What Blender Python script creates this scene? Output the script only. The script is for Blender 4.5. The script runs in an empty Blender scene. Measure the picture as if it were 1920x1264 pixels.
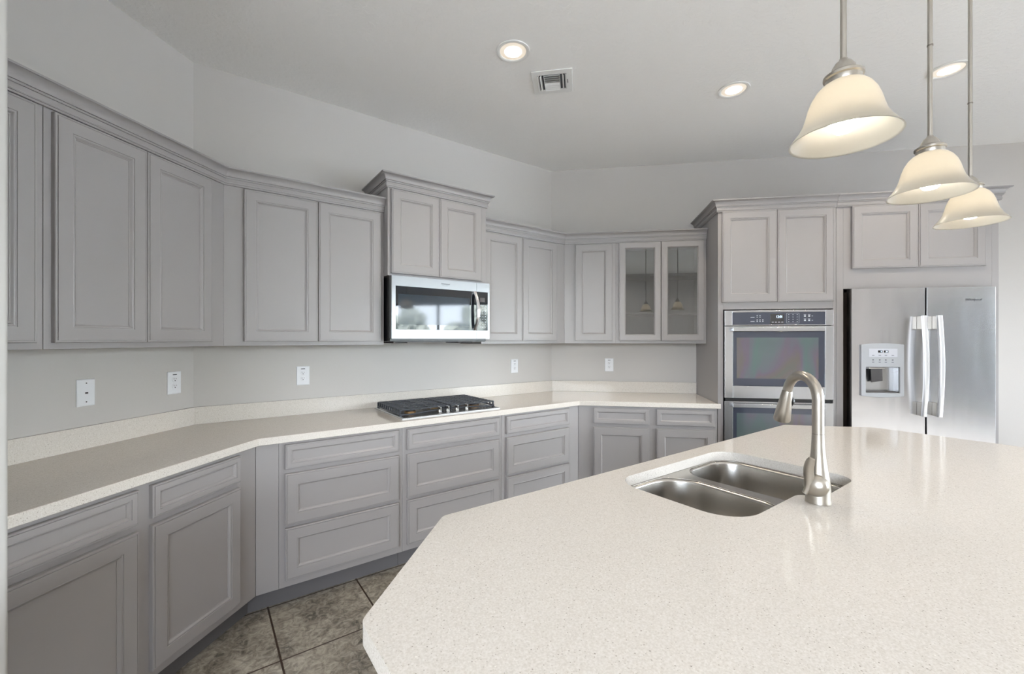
import bpy, bmesh, math, random
from mathutils import Vector, Matrix
PI = math.pi
random.seed(7)
sc = bpy.context.scene
COL = sc.collection

# ------------------------------------------------------------------ camera
cam_d = bpy.data.cameras.new('camera')
cam_d.sensor_fit = 'HORIZONTAL'; cam_d.sensor_width = 36.0
cam_d.lens = 802.7 / 1920 * 36.0
cam_d.shift_y = 4.17 / 1920
cam_d.clip_start = 0.02; cam_d.clip_end = 200
cam = bpy.data.objects.new('camera', cam_d); COL.objects.link(cam)
cam.location = (0, 0, 1.415)
cam.rotation_euler = (PI / 2, 0, 0.1572)
sc.camera = cam

# ------------------------------------------------------------------ exposure
sc.view_settings.view_transform = 'Standard'
sc.view_settings.look = 'None'
sc.view_settings.gamma = 1.0
sc.view_settings.use_curve_mapping = False
sc.view_settings.exposure = 0.69
sc.cycles.use_denoising = True
sc.cycles.max_bounces = 12
sc.cycles.diffuse_bounces = 6
sc.cycles.glossy_bounces = 6
sc.cycles.transparent_max_bounces = 12
sc.cycles.sample_clamp_indirect = 3.0
sc.cycles.use_adaptive_sampling = False
sc.cycles.caustics_reflective = False
sc.cycles.caustics_refractive = False
SKY_STRENGTH = 18.0
RECESS_W = 30.0
LIVING_FILL_W = 68.0

# ------------------------------------------------------------------ sky (soft overcast daylight)
world = bpy.data.worlds.new('overcast_sky'); sc.world = world
world.use_nodes = True
wt = world.node_tree; wt.nodes.clear()
wo = wt.nodes.new('ShaderNodeOutputWorld'); wb = wt.nodes.new('ShaderNodeBackground')
wtc = wt.nodes.new('ShaderNodeTexCoord'); wsep = wt.nodes.new('ShaderNodeSeparateXYZ')
wr = wt.nodes.new('ShaderNodeValToRGB'); wn = wt.nodes.new('ShaderNodeTexNoise'); wm = wt.nodes.new('ShaderNodeMix')
wm.data_type = 'RGBA'
wn.inputs['Scale'].default_value = 3.5; wn.inputs['Detail'].default_value = 5
wt.links.new(wtc.outputs['Generated'], wsep.inputs[0]); wt.links.new(wsep.outputs['Z'], wr.inputs['Fac'])
wt.links.new(wtc.outputs['Generated'], wn.inputs['Vector'])
e = wr.color_ramp.elements
e[0].position = 0.0; e[0].color = (0.86, 0.915, 1.0, 1)
e[1].position = 0.55; e[1].color = (0.56, 0.71, 1.0, 1)
wcr = wt.nodes.new('ShaderNodeValToRGB')
wcr.color_ramp.elements[0].position = 0.38; wcr.color_ramp.elements[0].color = (0, 0, 0, 1)
wcr.color_ramp.elements[1].position = 0.62; wcr.color_ramp.elements[1].color = (1, 1, 1, 1)
wt.links.new(wn.outputs['Fac'], wcr.inputs['Fac'])
wt.links.new(wcr.outputs['Color'], wm.inputs['Factor'])
wt.links.new(wr.outputs['Color'], wm.inputs['A']); wm.inputs['B'].default_value = (0.92, 0.945, 1.0, 1)
wt.links.new(wm.outputs['Result'], wb.inputs['Color'])
wb.inputs['Strength'].default_value = SKY_STRENGTH
wt.links.new(wb.outputs[0], wo.inputs[0])

# sun from behind the house: it lights the patio outside, never the kitchen directly
sun_d = bpy.data.lights.new('sun', 'SUN'); sun_d.energy = 60.0; sun_d.angle = math.radians(2); sun_d.color = (1.0, 0.97, 0.94)
sun = bpy.data.objects.new('sun', sun_d); COL.objects.link(sun)
sun.rotation_euler = Vector((0.45, -0.40, -1.0)).to_track_quat('-Z', 'Y').to_euler()

# ------------------------------------------------------------------ materials
def srgb(r, g, b):
    f = lambda c: (c / 255 / 12.92) if c / 255 <= 0.04045 else ((c / 255 + 0.055) / 1.055) ** 2.4
    return (f(r), f(g), f(b), 1)

def mat(name, color, rough=0.5, metal=0.0, **kw):
    m = bpy.data.materials.new(name); m.use_nodes = True
    b = m.node_tree.nodes['Principled BSDF']
    b.inputs['Base Color'].default_value = color
    b.inputs['Roughness'].default_value = rough
    b.inputs['Metallic'].default_value = metal
    for k, v in kw.items():
        b.inputs[k.replace('_', ' ')].default_value = v
    return m

def nd(m, t, **inp):
    n = m.node_tree.nodes.new(t)
    for k, v in inp.items():
        n.inputs[k].default_value = v
    return n

def ln(m, a, b): m.node_tree.links.new(a, b)
def bsdf(m): return m.node_tree.nodes['Principled BSDF']

def noise_bump(m, scale, strength, dist=0.002, detail=3, stretch=None, coord='Object'):
    tc = nd(m, 'ShaderNodeTexCoord'); n = nd(m, 'ShaderNodeTexNoise', Scale=scale, Detail=detail)
    if stretch:
        mp = nd(m, 'ShaderNodeMapping'); mp.inputs['Scale'].default_value = stretch
        ln(m, tc.outputs[coord], mp.inputs['Vector']); ln(m, mp.outputs[0], n.inputs['Vector'])
    else:
        ln(m, tc.outputs[coord], n.inputs['Vector'])
    b = nd(m, 'ShaderNodeBump', Strength=strength, Distance=dist)
    ln(m, n.outputs['Fac'], b.inputs['Height']); ln(m, b.outputs[0], bsdf(m).inputs['Normal'])
    return n

def ramp(m, fac, stops):
    r = nd(m, 'ShaderNodeValToRGB'); el = r.color_ramp.elements
    while len(el) < len(stops): el.new(0.5)
    for e_, (p, c) in zip(el, stops): e_.position = p; e_.color = c
    ln(m, fac, r.inputs['Fac']); return r

M = {}
M['cabinet'] = mat('cabinet_paint', srgb(154, 150, 149), 0.34)
M['bounce_carpet'] = mat('light_bounce_carpet', srgb(226, 221, 212), 0.95)
M['toe'] = mat('toe_kick_shade', srgb(104, 102, 103), 0.5)  # cabinet paint darkened: shade of the toe recess put into the colour
M['wall'] = mat('wall_paint', srgb(198, 194, 190), 0.55)
noise_bump(M['wall'], 60, 0.12, 0.003)
M['ceiling'] = mat('ceiling_texture_paint', srgb(250, 249, 247), 0.85)
def ceil_nodes(m):
    tc = nd(m, 'ShaderNodeTexCoord'); n = nd(m, 'ShaderNodeTexNoise', Scale=38.0, Detail=3.0)
    ln(m, tc.outputs['Object'], n.inputs['Vector'])
    r = ramp(m, n.outputs['Fac'], [(0.47, (0, 0, 0, 1)), (0.58, (1, 1, 1, 1))])
    b = nd(m, 'ShaderNodeBump', Strength=0.22, Distance=0.003)
    ln(m, r.outputs[0], b.inputs['Height']); ln(m, b.outputs[0], bsdf(m).inputs['Normal'])
ceil_nodes(M['ceiling'])
M['jamb'] = mat('jamb_paint', srgb(190, 188, 184), 0.55); noise_bump(M['jamb'], 60, 0.1, 0.002)

def quartz():
    m = mat('speckled_quartz', srgb(226, 219, 208), 0.08)
    tc = nd(m, 'ShaderNodeTexCoord')
    v = nd(m, 'ShaderNodeTexVoronoi', Scale=210.0); ln(m, tc.outputs['Object'], v.inputs['Vector'])
    sp = nd(m, 'ShaderNodeSeparateColor'); ln(m, v.outputs['Color'], sp.inputs[0])
    # only some cells carry a speck, of differing size
    sub = nd(m, 'ShaderNodeMath'); sub.operation = 'MULTIPLY'; sub.inputs[1].default_value = 0.42
    ln(m, sp.outputs[0], sub.inputs[0])
    sb = nd(m, 'ShaderNodeMath'); sb.operation = 'SUBTRACT'; ln(m, sub.outputs[0], sb.inputs[0]); sb.inputs[1].default_value = 0.06
    lt = nd(m, 'ShaderNodeMath'); lt.operation = 'SUBTRACT'; ln(m, sb.outputs[0], lt.inputs[0]); ln(m, v.outputs['Distance'], lt.inputs[1])
    r = ramp(m, lt.outputs[0], [(0.0, (0, 0, 0, 1)), (0.07, (1, 1, 1, 1))])
    # speck colour by cell
    cr = ramp(m, sp.outputs[1], [(0.0, srgb(158, 150, 141)), (0.35, srgb(190, 182, 172)), (0.8, srgb(208, 201, 191)), (1.0, srgb(240, 236, 229))])
    n = nd(m, 'ShaderNodeTexNoise', Scale=260.0, Detail=4.0); ln(m, tc.outputs['Object'], n.inputs['Vector'])
    base = ramp(m, n.outputs['Fac'], [(0.3, srgb(209, 202, 193)), (0.55, srgb(221, 215, 207)), (0.75, srgb(230, 225, 219))])
    mx = nd(m, 'ShaderNodeMix'); mx.data_type = 'RGBA'
    ln(m, r.outputs[0], mx.inputs['Factor']); ln(m, base.outputs[0], mx.inputs['A']); ln(m, cr.outputs[0], mx.inputs['B'])
    ln(m, mx.outputs['Result'], bsdf(m).inputs['Base Color'])
    return m
M['quartz'] = quartz()

def tiles():
    m = mat('slate_tile', srgb(110, 102, 90), 0.42)
    tc = nd(m, 'ShaderNodeTexCoord'); mp = nd(m, 'ShaderNodeMapping')
    mp.inputs['Rotation'].default_value = (0, 0, -PI / 4)
    mp.inputs['Location'].default_value = (-0.285, -2.576 + 0.455 * 8, 0)
    ln(m, tc.outputs['Object'], mp.inputs['Vector'])
    br = nd(m, 'ShaderNodeTexBrick')
    br.offset = 0.0; br.squash = 1.0
    br.inputs['Scale'].default_value = 1.0; br.inputs['Mortar Size'].default_value = 0.0045
    br.inputs['Mortar Smooth'].default_value = 0.1
    br.inputs['Brick Width'].default_value = 0.455; br.inputs['Row Height'].default_value = 0.455
    ln(m, mp.outputs[0], br.inputs['Vector'])
    n1 = nd(m, 'ShaderNodeTexNoise', Scale=5.0, Detail=9.0, Roughness=0.65, Distortion=0.6); ln(m, mp.outputs[0], n1.inputs['Vector'])
    n2 = nd(m, 'ShaderNodeTexNoise', Scale=26.0, Detail=6.0, Roughness=0.7, Distortion=1.2); ln(m, mp.outputs[0], n2.inputs['Vector'])
    r1 = ramp(m, n1.outputs['Fac'], [(0.34, srgb(66, 60, 53)), (0.45, srgb(126, 118, 106)), (0.57, srgb(160, 152, 138)), (0.70, srgb(192, 184, 170))])
    r2 = ramp(m, n2.outputs['Fac'], [(0.38, srgb(46, 41, 36)), (0.49, srgb(142, 134, 120)), (0.62, srgb(198, 190, 175))])
    mx = nd(m, 'ShaderNodeMix'); mx.data_type = 'RGBA'; mx.inputs['Factor'].default_value = 0.45
    ln(m, r1.outputs[0], mx.inputs['A']); ln(m, r2.outputs[0], mx.inputs['B'])
    m2 = nd(m, 'ShaderNodeMix'); m2.data_type = 'RGBA'
    ln(m, br.outputs['Fac'], m2.inputs['Factor']); ln(m, mx.outputs['Result'], m2.inputs['A']); m2.inputs['B'].default_value = srgb(58, 42, 30)
    ln(m, m2.outputs['Result'], bsdf(m).inputs['Base Color'])
    hs = nd(m, 'ShaderNodeMath'); hs.operation = 'SUBTRACT'; ln(m, n2.outputs['Fac'], hs.inputs[0]); ln(m, br.outputs['Fac'], hs.inputs[1])
    b = nd(m, 'ShaderNodeBump', Strength=0.6, Distance=0.006); ln(m, hs.outputs[0], b.inputs['Height']); ln(m, b.outputs[0], bsdf(m).inputs['Normal'])
    return m
M['tile'] = tiles()

M['steel'] = mat('brushed_stainless', (0.56, 0.565, 0.58, 1), 0.27, 1.0)
noise_bump(M['steel'], 4.0, 0.03, 0.004, 2, (1.2, 1.2, 12))
M['mw_steel'] = mat('microwave_stainless', (0.30, 0.305, 0.315, 1), 0.30, 1.0)
noise_bump(M['mw_steel'], 4.0, 0.02, 0.004, 2, (1.2, 1.2, 12))
M['fridge_steel'] = mat('fridge_stainless', (0.78, 0.78, 0.80, 1), 0.22, 1.0)
noise_bump(M['fridge_steel'], 3.0, 0.22, 0.01, 1.5, (2.2, 2.2, 0.35))
M['sink_steel'] = mat('sink_stainless', (0.50, 0.48, 0.45, 1), 0.27, 1.0)
noise_bump(M['sink_steel'], 60, 0.04, 0.001)
M['nickel'] = mat('brushed_nickel', (0.45, 0.42, 0.375, 1), 0.31, 1.0)
M['nickel_dark'] = mat('seam_nickel', (0.25, 0.23, 0.20, 1), 0.4, 1.0)
M['chrome'] = mat('satin_chrome', (0.80, 0.80, 0.80, 1), 0.15, 1.0)
M['light_plastic'] = mat('silver_plastic', srgb(168, 170, 174), 0.35)
M['panel_plastic'] = mat('pale_panel_plastic', srgb(192, 194, 200), 0.3)
M['white_plastic'] = mat('white_plastic', srgb(236, 237, 240), 0.35)
M['slot'] = mat('slot_dark', srgb(70, 66, 66), 0.6)
M['black'] = mat('black_enamel', srgb(22, 22, 24), 0.35)
M['black_gloss'] = mat('black_glass', srgb(12, 14, 18), 0.05, IOR=1.9)
M['mw_glass'] = mat('microwave_glass', srgb(26, 30, 36), 0.03, IOR=1.65)
M['mw_screen'] = mat('microwave_screen_glass', srgb(46, 54, 62), 0.05, IOR=1.5)
M['navy_glass'] = mat('oven_navy_glass', srgb(58, 62, 74), 0.06, IOR=1.6)
M['cast_iron'] = mat('cast_iron', srgb(46, 50, 58), 0.42); noise_bump(M['cast_iron'], 220, 0.25, 0.001)
M['brass'] = mat('burner_brass', srgb(150, 120, 84), 0.4, 0.8)
M['dark_paint'] = mat('fridge_cabinet_dark', srgb(96, 84, 74), 0.5)
M['trim_white'] = mat('white_trim', srgb(240, 240, 238), 0.45)
M['ink'] = mat('print_ink', srgb(60, 62, 68), 0.5)
M['ink_white'] = mat('print_white', srgb(205, 208, 214), 0.5)
M['cabinet_inside'] = mat('cabinet_interior', srgb(150, 147, 143), 0.5)

def iridescent():
    m = mat('oven_window_film', srgb(90, 92, 96), 0.08, IOR=1.7)
    tc = nd(m, 'ShaderNodeTexCoord'); n = nd(m, 'ShaderNodeTexNoise', Scale=2.6, Detail=3.0, Distortion=0.8)
    mp = nd(m, 'ShaderNodeMapping'); mp.inputs['Scale'].default_value = (1.6, 1, 0.8)
    ln(m, tc.outputs['Object'], mp.inputs[0]); ln(m, mp.outputs[0], n.inputs['Vector'])
    r = ramp(m, n.outputs['Fac'], [(0.25, srgb(78, 100, 94)), (0.42, srgb(88, 93, 98)), (0.53, srgb(94, 84, 96)), (0.64, srgb(94, 88, 84)), (0.78, srgb(84, 92, 84))])
    ln(m, r.outputs[0], bsdf(m).inputs['Base Color'])
    return m
M['film'] = iridescent()

def pane(name, tint=(0.93, 0.95, 0.95, 1), ior=1.5, gloss=1.0):
    m = bpy.data.materials.new(name); m.use_nodes = True
    t = m.node_tree; t.nodes.clear()
    o = t.nodes.new('ShaderNodeOutputMaterial'); mx = t.nodes.new('ShaderNodeMixShader')
    tr = t.nodes.new('ShaderNodeBsdfTransparent'); gl = t.nodes.new('ShaderNodeBsdfGlossy'); fr = t.nodes.new('ShaderNodeFresnel')
    tr.inputs[0].default_value = tint; gl.inputs['Roughness'].default_value = 0.0; fr.inputs['IOR'].default_value = ior
    gl.inputs['Color'].default_value = (gloss, gloss, gloss, 1)
    t.links.new(fr.outputs[0], mx.inputs[0]); t.links.new(tr.outputs[0], mx.inputs[1]); t.links.new(gl.outputs[0], mx.inputs[2])
    t.links.new(mx.outputs[0], o.inputs[0]); return m
M['pane'] = pane('window_glass')
M['cab_pane'] = pane('cabinet_glass', (0.70, 0.71, 0.71, 1), 2.1)

def emit(name, color, s):
    m = bpy.data.materials.new(name); m.use_nodes = True
    b = bsdf(m); b.inputs['Base Color'].default_value = (0.9, 0.9, 0.88, 1)
    b.inputs['Emission Color'].default_value = (*color, 1); b.inputs['Emission Strength'].default_value = s
    return m
M['bulb'] = emit('lit_bulb', (1.0, 0.90, 0.76), 22.0)
M['lens'] = emit('lit_lens', (1.0, 0.92, 0.80), 2.5)
M['display_blue'] = emit('display_digits', (0.45, 0.70, 1.0), 1.6)

def frosted():
    m = bpy.data.materials.new('frosted_shade_glass'); m.use_nodes = True
    t = m.node_tree; t.nodes.clear()
    o = t.nodes.new('ShaderNodeOutputMaterial'); a = t.nodes.new('ShaderNodeMixShader'); b = t.nodes.new('ShaderNodeMixShader')
    d = t.nodes.new('ShaderNodeBsdfDiffuse'); tl = t.nodes.new('ShaderNodeBsdfTranslucent'); g = t.nodes.new('ShaderNodeBsdfGlossy')
    fr = t.nodes.new('ShaderNodeFresnel'); fr.inputs['IOR'].default_value = 1.35
    d.inputs[0].default_value = (0.80, 0.77, 0.70, 1); tl.inputs[0].default_value = (0.98, 0.94, 0.86, 1)
    g.inputs['Roughness'].default_value = 0.3
    a.inputs[0].default_value = 0.84
    t.links.new(d.outputs[0], a.inputs[1]); t.links.new(tl.outputs[0], a.inputs[2])
    t.links.new(fr.outputs[0], b.inputs[0]); t.links.new(a.outputs[0], b.inputs[1]); t.links.new(g.outputs[0], b.inputs[2])
    t.links.new(b.outputs[0], o.inputs[0]); return m
M['frosted'] = frosted()
M['leaf'] = mat('tree_foliage', srgb(150, 154, 146), 0.8)
M['bounce_patio'] = mat('pale_patio', srgb(222, 222, 222), 0.9)  # patio ground, made pale to throw daylight into the room
M['inner_frame'] = mat('window_frame_dark', srgb(70, 72, 76), 0.5)

# ------------------------------------------------------------------ geometry helpers
# every thing sits in a frame (u to the right along its wall, d out from the wall into the room, z up)
class Fr:
    def __init__(s, ox, oy, rot): s.o = Vector((ox, oy, 0)); s.rot = rot
    def w(s, u, d, z):
        c, n = math.cos(s.rot), math.sin(s.rot)
        return Vector((s.o.x + u * c + d * n, s.o.y + u * n - d * c, z))
WX, WY, DB = -2.248, 4.172, -3.143
ABy = WX + 3.143 * math.sqrt(2); BCx = WY - 3.143 * math.sqrt(2)
T8 = math.tan(PI / 8)
LB = math.hypot(BCx - WX, WY - ABy)
FA = Fr(WX, 0, PI / 2)          # u = world y
FB = Fr(WX, ABy, PI / 4)
FC = Fr(0, WY, 0)               # u = world x, d = WY - y
FI = Fr(0, 0, PI / 4)           # island: u, d along and across it
FW = Fr(0, 0, 0)                # plain: u = x, d = -y
OFF = {}

def tag(o, label=None, cat=None, group=None, kind=None):
    for k, v in (('label', label), ('category', cat), ('group', group), ('kind', kind)):
        if v: o[k] = v
    return o

def thing(name, label, cat, fr, u, d, z, group=None, rz=0):
    o = bpy.data.objects.new(name, None); COL.objects.link(o)
    o.empty_display_size = 0.05
    o.location = fr.w(u, d, z); o.rotation_euler = (0, 0, fr.rot + rz)
    OFF[o] = (u, d, z)
    return tag(o, label, cat, group)

class MB:
    def __init__(s): s.bm = bmesh.new()
    def face(s, pts):
        return s.bm.faces.new([s.bm.verts.new(p) for p in pts])
    def box(s, u0, u1, d0, d1, z0, z1):
        if u0 > u1: u0, u1 = u1, u0
        if d0 > d1: d0, d1 = d1, d0
        v = [s.bm.verts.new((u, -d, z)) for z in (z0, z1) for d in (d1, d0) for u in (u0, u1)]
        for q in ((0, 2, 3, 1), (4, 5, 7, 6), (0, 1, 5, 4), (2, 6, 7, 3), (0, 4, 6, 2), (1, 3, 7, 5)):
            s.bm.faces.new([v[i] for i in q])
        return s
    def prism(s, poly, z0, z1):            # poly of (u, d)
        a = [s.bm.verts.new((u, -d, z0)) for u, d in poly]; b = [s.bm.verts.new((u, -d, z1)) for u, d in poly]
        n = len(poly)
        s.bm.faces.new(a); s.bm.faces.new(b)
        for i in range(n): s.bm.faces.new((a[i], a[(i + 1) % n], b[(i + 1) % n], b[i]))
        return s
    def holed_prism(s, outer, holes, z0, z1):
        loops = [outer] + holes
        for z in (z0, z1):
            edges = []
            for lp in loops:
                vs = [s.bm.verts.new((u, -d, z)) for u, d in lp]
                edges += [s.bm.edges.new((vs[i], vs[(i + 1) % len(vs)])) for i in range(len(vs))]
            bmesh.ops.triangle_fill(s.bm, use_beauty=True, use_dissolve=False, edges=edges)
        if z1 - z0 > 1e-6:
            for lp in loops:
                n = len(lp)
                for i in range(n):
                    (a, b), (c, d) = lp[i], lp[(i + 1) % n]
                    s.face([(a, -b, z0), (c, -d, z0), (c, -d, z1), (a, -b, z1)])
            bmesh.ops.remove_doubles(s.bm, verts=s.bm.verts, dist=1e-6)
        return s
    def loops(s, rings, close_first=True, close_last=True):   # list of rings of points
        vs = [[s.bm.verts.new(p) for p in r] for r in rings]
        n = len(vs[0])
        for a, b in zip(vs, vs[1:]):
            for i in range(n):
                s.bm.faces.new((a[i], a[(i + 1) % n], b[(i + 1) % n], b[i]))
        if close_first: s.bm.faces.new(vs[0])
        if close_last: s.bm.faces.new(vs[-1])
        return s
    def panel(s, u0, u1, z0, z1, d0, prof):      # prof: list of (inset, rise)
        s.loops([[(u0 + i, -(d0 + r), z0 + i), (u1 - i, -(d0 + r), z0 + i), (u1 - i, -(d0 + r), z1 - i), (u0 + i, -(d0 + r), z1 - i)] for i, r in prof])
        return s
    def lathe(s, prof, cu=0, cd=0, cz=0, n=32, axis='z', close=True):
        rings = []
        for r, h in prof:
            ring = []
            for k in range(n):
                a = 2 * PI * k / n; c, q = r * math.cos(a), r * math.sin(a)
                if axis == 'z': ring.append((cu + c, -cd + q, cz + h))
                elif axis == 'd': ring.append((cu + c, -(cd + h), cz + q))
                else: ring.append((cu + h, -cd + c, cz + q))
            rings.append(ring)
        s.loops(rings, close, close); return s
    def sweep(s, path, section, up=(0, 0, 1), scale=None):
        # section points (a, b): a across (path x up), b along up
        P = [Vector(p) for p in path]; rings = []
        for i, p in enumerate(P):
            t = (P[min(i + 1, len(P) - 1)] - P[max(i - 1, 0)]).normalized()
            upv = Vector(up); a = t.cross(upv)
            if a.length < 1e-5: a = t.cross(Vector((1, 0, 0)))
            a.normalize(); b = a.cross(t).normalized()
            k = scale[i] if scale else 1.0
            rings.append([tuple(p + a * (x * k) + b * (y * k)) for x, y in section])
        s.loops(rings); return s
    def tube(s, path, r, n=16, up=(0, 0, 1)):
        rr = r if isinstance(r, (list, tuple)) else [r] * len(path)
        sec = [(math.cos(2 * PI * k / n), math.sin(2 * PI * k / n)) for k in range(n)]
        P = path
        return s.sweep(P, sec, up, rr)
    def build(s, name, m, parent=None, smooth=True, bevel=0, seg=2, shift=None, angle=35):
        bmesh.ops.recalc_face_normals(s.bm, faces=s.bm.faces)
        root = parent
        while root is not None and root.parent is not None: root = root.parent
        ou, od, oz = OFF.get(root, (0, 0, 0)) if root is not None else (0, 0, 0)
        if shift: ou, od, oz = shift
        bmesh.ops.translate(s.bm, vec=(-ou, od, -oz), verts=s.bm.verts)
        me = bpy.data.meshes.new(name); s.bm.to_mesh(me); s.bm.free()
        if smooth:
            me.polygons.foreach_set('use_smooth', [True] * len(me.polygons))
            me.set_sharp_from_angle(angle=math.radians(angle))
        me.materials.append(m)
        o = bpy.data.objects.new(name, me); COL.objects.link(o)
        if parent is not None: o.parent = parent
        if bevel:
            b = o.modifiers.new('bevel', 'BEVEL'); b.width = bevel; b.segments = seg; b.limit_method = 'ANGLE'; b.angle_limit = math.radians(40)
            b.harden_normals = smooth
        return o

def place(o, fr, u, d, z):
    o.location = fr.w(u, d, z); o.rotation_euler = (0, 0, fr.rot); return o

def structure(name, mb, m, fr=FW, **k):
    o = mb.build(name, m, None, **k); o.rotation_euler = (0, 0, fr.rot); o.location = (fr.o.x, fr.o.y, 0)
    return tag(o, kind='structure')

def text(s, size, m, parent, name, u, d, z, rz=0, extrude=0.0004, sx=1.0, shear=0.0):
    cu = bpy.data.curves.new(name, 'FONT'); cu.body = s; cu.size = size; cu.extrude = extrude
    cu.align_x = 'CENTER'; cu.align_y = 'CENTER'; cu.shear = shear
    tmp = bpy.data.objects.new(name + '_curve', cu); COL.objects.link(tmp)
    me = bpy.data.meshes.new_from_object(tmp)
    bpy.data.objects.remove(tmp); bpy.data.curves.remove(cu)
    root = parent
    while root.parent is not None: root = root.parent
    ou, od, oz = OFF[root]
    me.transform(Matrix.Translation((u - ou, -(d - od), z - oz)) @ Matrix.Rotation(PI / 2, 4, 'X') @ Matrix.Diagonal((sx, 1, 1, 1)))
    me.materials.clear(); me.materials.append(m)
    me.name = name
    o = bpy.data.objects.new(name, me); COL.objects.link(o); o.parent = parent
    return o

def rrect(u0, u1, d0, d1, r, n=6):
    if not isinstance(r, (list, tuple)): r = [r] * 4
    out = []
    for (cu, cd, a0), rr in zip(((u1, d1, 0), (u0, d1, 90), (u0, d0, 180), (u1, d0, 270)), r):
        ccu = cu - rr if a0 in (0, 270) else cu + rr
        ccd = cd - rr if a0 in (0, 90) else cd + rr
        for k in range(n + 1):
            a = math.radians(a0 + 90 * k / n)
            out.append((ccu + rr * math.cos(a), ccd + rr * math.sin(a)))
    return out

def fillet(poly, radii, n=6):
    out = []; N = len(poly)
    for i, (p, r) in enumerate(zip(poly, radii)):
        p = Vector(p); a = Vector(poly[i - 1]) - p; b = Vector(poly[(i + 1) % N]) - p
        a.normalize(); b.normalize()
        if r <= 0: out.append(tuple(p)); continue
        ang = a.angle(b); t = r / math.tan(ang / 2)
        c = p + (a + b).normalized() * (r / math.sin(ang / 2))
        s0 = p + a * t - c; s1 = p + b * t - c
        a0 = math.atan2(s0.y, s0.x); a1 = math.atan2(s1.y, s1.x)
        da = (a1 - a0 + PI) % (2 * PI) - PI
        for k in range(n + 1):
            q = a0 + da * k / n; out.append((c.x + r * math.cos(q), c.y + r * math.sin(q)))
    return out

# ------------------------------------------------------------------ the room
H = 3.048
RX, FY = 6.3, -3.4        # right wall, wall behind the camera
structure('floor', MB().prism([(WX - .15, -(WY + .15)), (RX + .15, -(WY + .15)), (RX + .15, -(FY - .15)), (WX - .15, -(FY - .15))], -0.12, 0), M['tile'])
structure('floor_bounce_carpet', MB().prism([(3.7, -(3.4)), (RX - .002, -(3.4)), (RX - .002, -(FY + .002)), (WX + .002, -(FY + .002)), (WX + .002, .9), (3.7, .9)], .0006, .010), M['bounce_carpet'])  # unseen pale carpet, added to bounce light up to the ceiling
structure('ceiling', MB().prism([(WX - .15, -(WY + .15)), (RX + .15, -(WY + .15)), (RX + .15, -(FY - .15)), (WX - .15, -(FY - .15))], H, H + .15), M['ceiling'])
structure('wall_left', MB().box(FY - .12, ABy, -.12, 0, 0, H), M['wall'], FA)
structure('wall_diagonal', MB().prism([(0, 0), (LB, 0), (LB + .12 * T8, -.12), (-.12 * T8, -.12)], 0, H), M['wall'], FB)
structure('wall_back', MB().box(BCx, RX + .12, -.12, 0, 0, H), M['wall'], FC)

def wall_open(name, fr, u0, u1, d0, d1, opens):
    mb = MB(); cur = u0
    for a, b, z0, z1 in opens:
        mb.box(cur, a, d0, d1, 0, H)
        if z0 > 0: mb.box(a, b, d0, d1, 0, z0)
        mb.box(a, b, d0, d1, z1, H); cur = b
    mb.box(cur, u1, d0, d1, 0, H)
    return structure(name, mb, M['wall'], fr)
FR = Fr(RX, 0, -PI / 2)       # right wall: u = -y, d into room
FF = Fr(0, FY, PI)            # wall behind camera: u = -x
ROPEN = [(-3.4, 2.7, 0.04, 2.30)]
FOPEN = [(-0.9, 2.0, 0.95, 2.40)]
wall_open('wall_right', FR, -WY, -FY, -.12, 0, ROPEN)
wall_open('wall_front', FF, -RX, -WX, -.12, 0, FOPEN)

def window(idx, fr, op, n):
    u0, u1, z0, z1 = op
    mb = MB(); w = .05
    mb.box(u0, u1, -.09, -.02, z0, z0 + w); mb.box(u0, u1, -.09, -.02, z1 - w, z1)
    for k in range(n + 1):
        c = u0 + (u1 - u0) * k / n; c = min(max(c, u0 + w / 2), u1 - w / 2)
        mb.box(c - w / 2, c + w / 2, -.09, -.02, z0 + w, z1 - w)
    o = structure('window_%d' % idx, mb, M['inner_frame'], fr)
    for k in range(n):
        a = u0 + (u1 - u0) * k / n + w / 2; b = u0 + (u1 - u0) * (k + 1) / n - w / 2
        g = MB().box(a, b, -.056, -.052, z0 + w, z1 - w).build('window_pane', M['pane'], o, smooth=False)
    ld = bpy.data.lights.new('daylight_portal', 'AREA'); ld.shape = 'RECTANGLE'
    ld.size = u1 - u0; ld.size_y = z1 - z0; ld.cycles.is_portal = True
    lo = bpy.data.objects.new('daylight_portal', ld); COL.objects.link(lo)
    lo.location = fr.w((u0 + u1) / 2, -.11, (z0 + z1) / 2)
    nrm = fr.w(0, 1, 0) - fr.w(0, 0, 0)
    lo.rotation_euler = nrm.to_track_quat('-Z', 'Z').to_euler()
window(1, FR, ROPEN[0], 4)
window(2, FF, FOPEN[0], 2)

# end of the short wall at the left edge of the view
JX, JY = -1.408, 0.862
structure('wall_stub', MB().box(WX, JX, -JY, -(JY - .30), 0, H), M['jamb'], FW, bevel=.012, seg=4)

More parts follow.
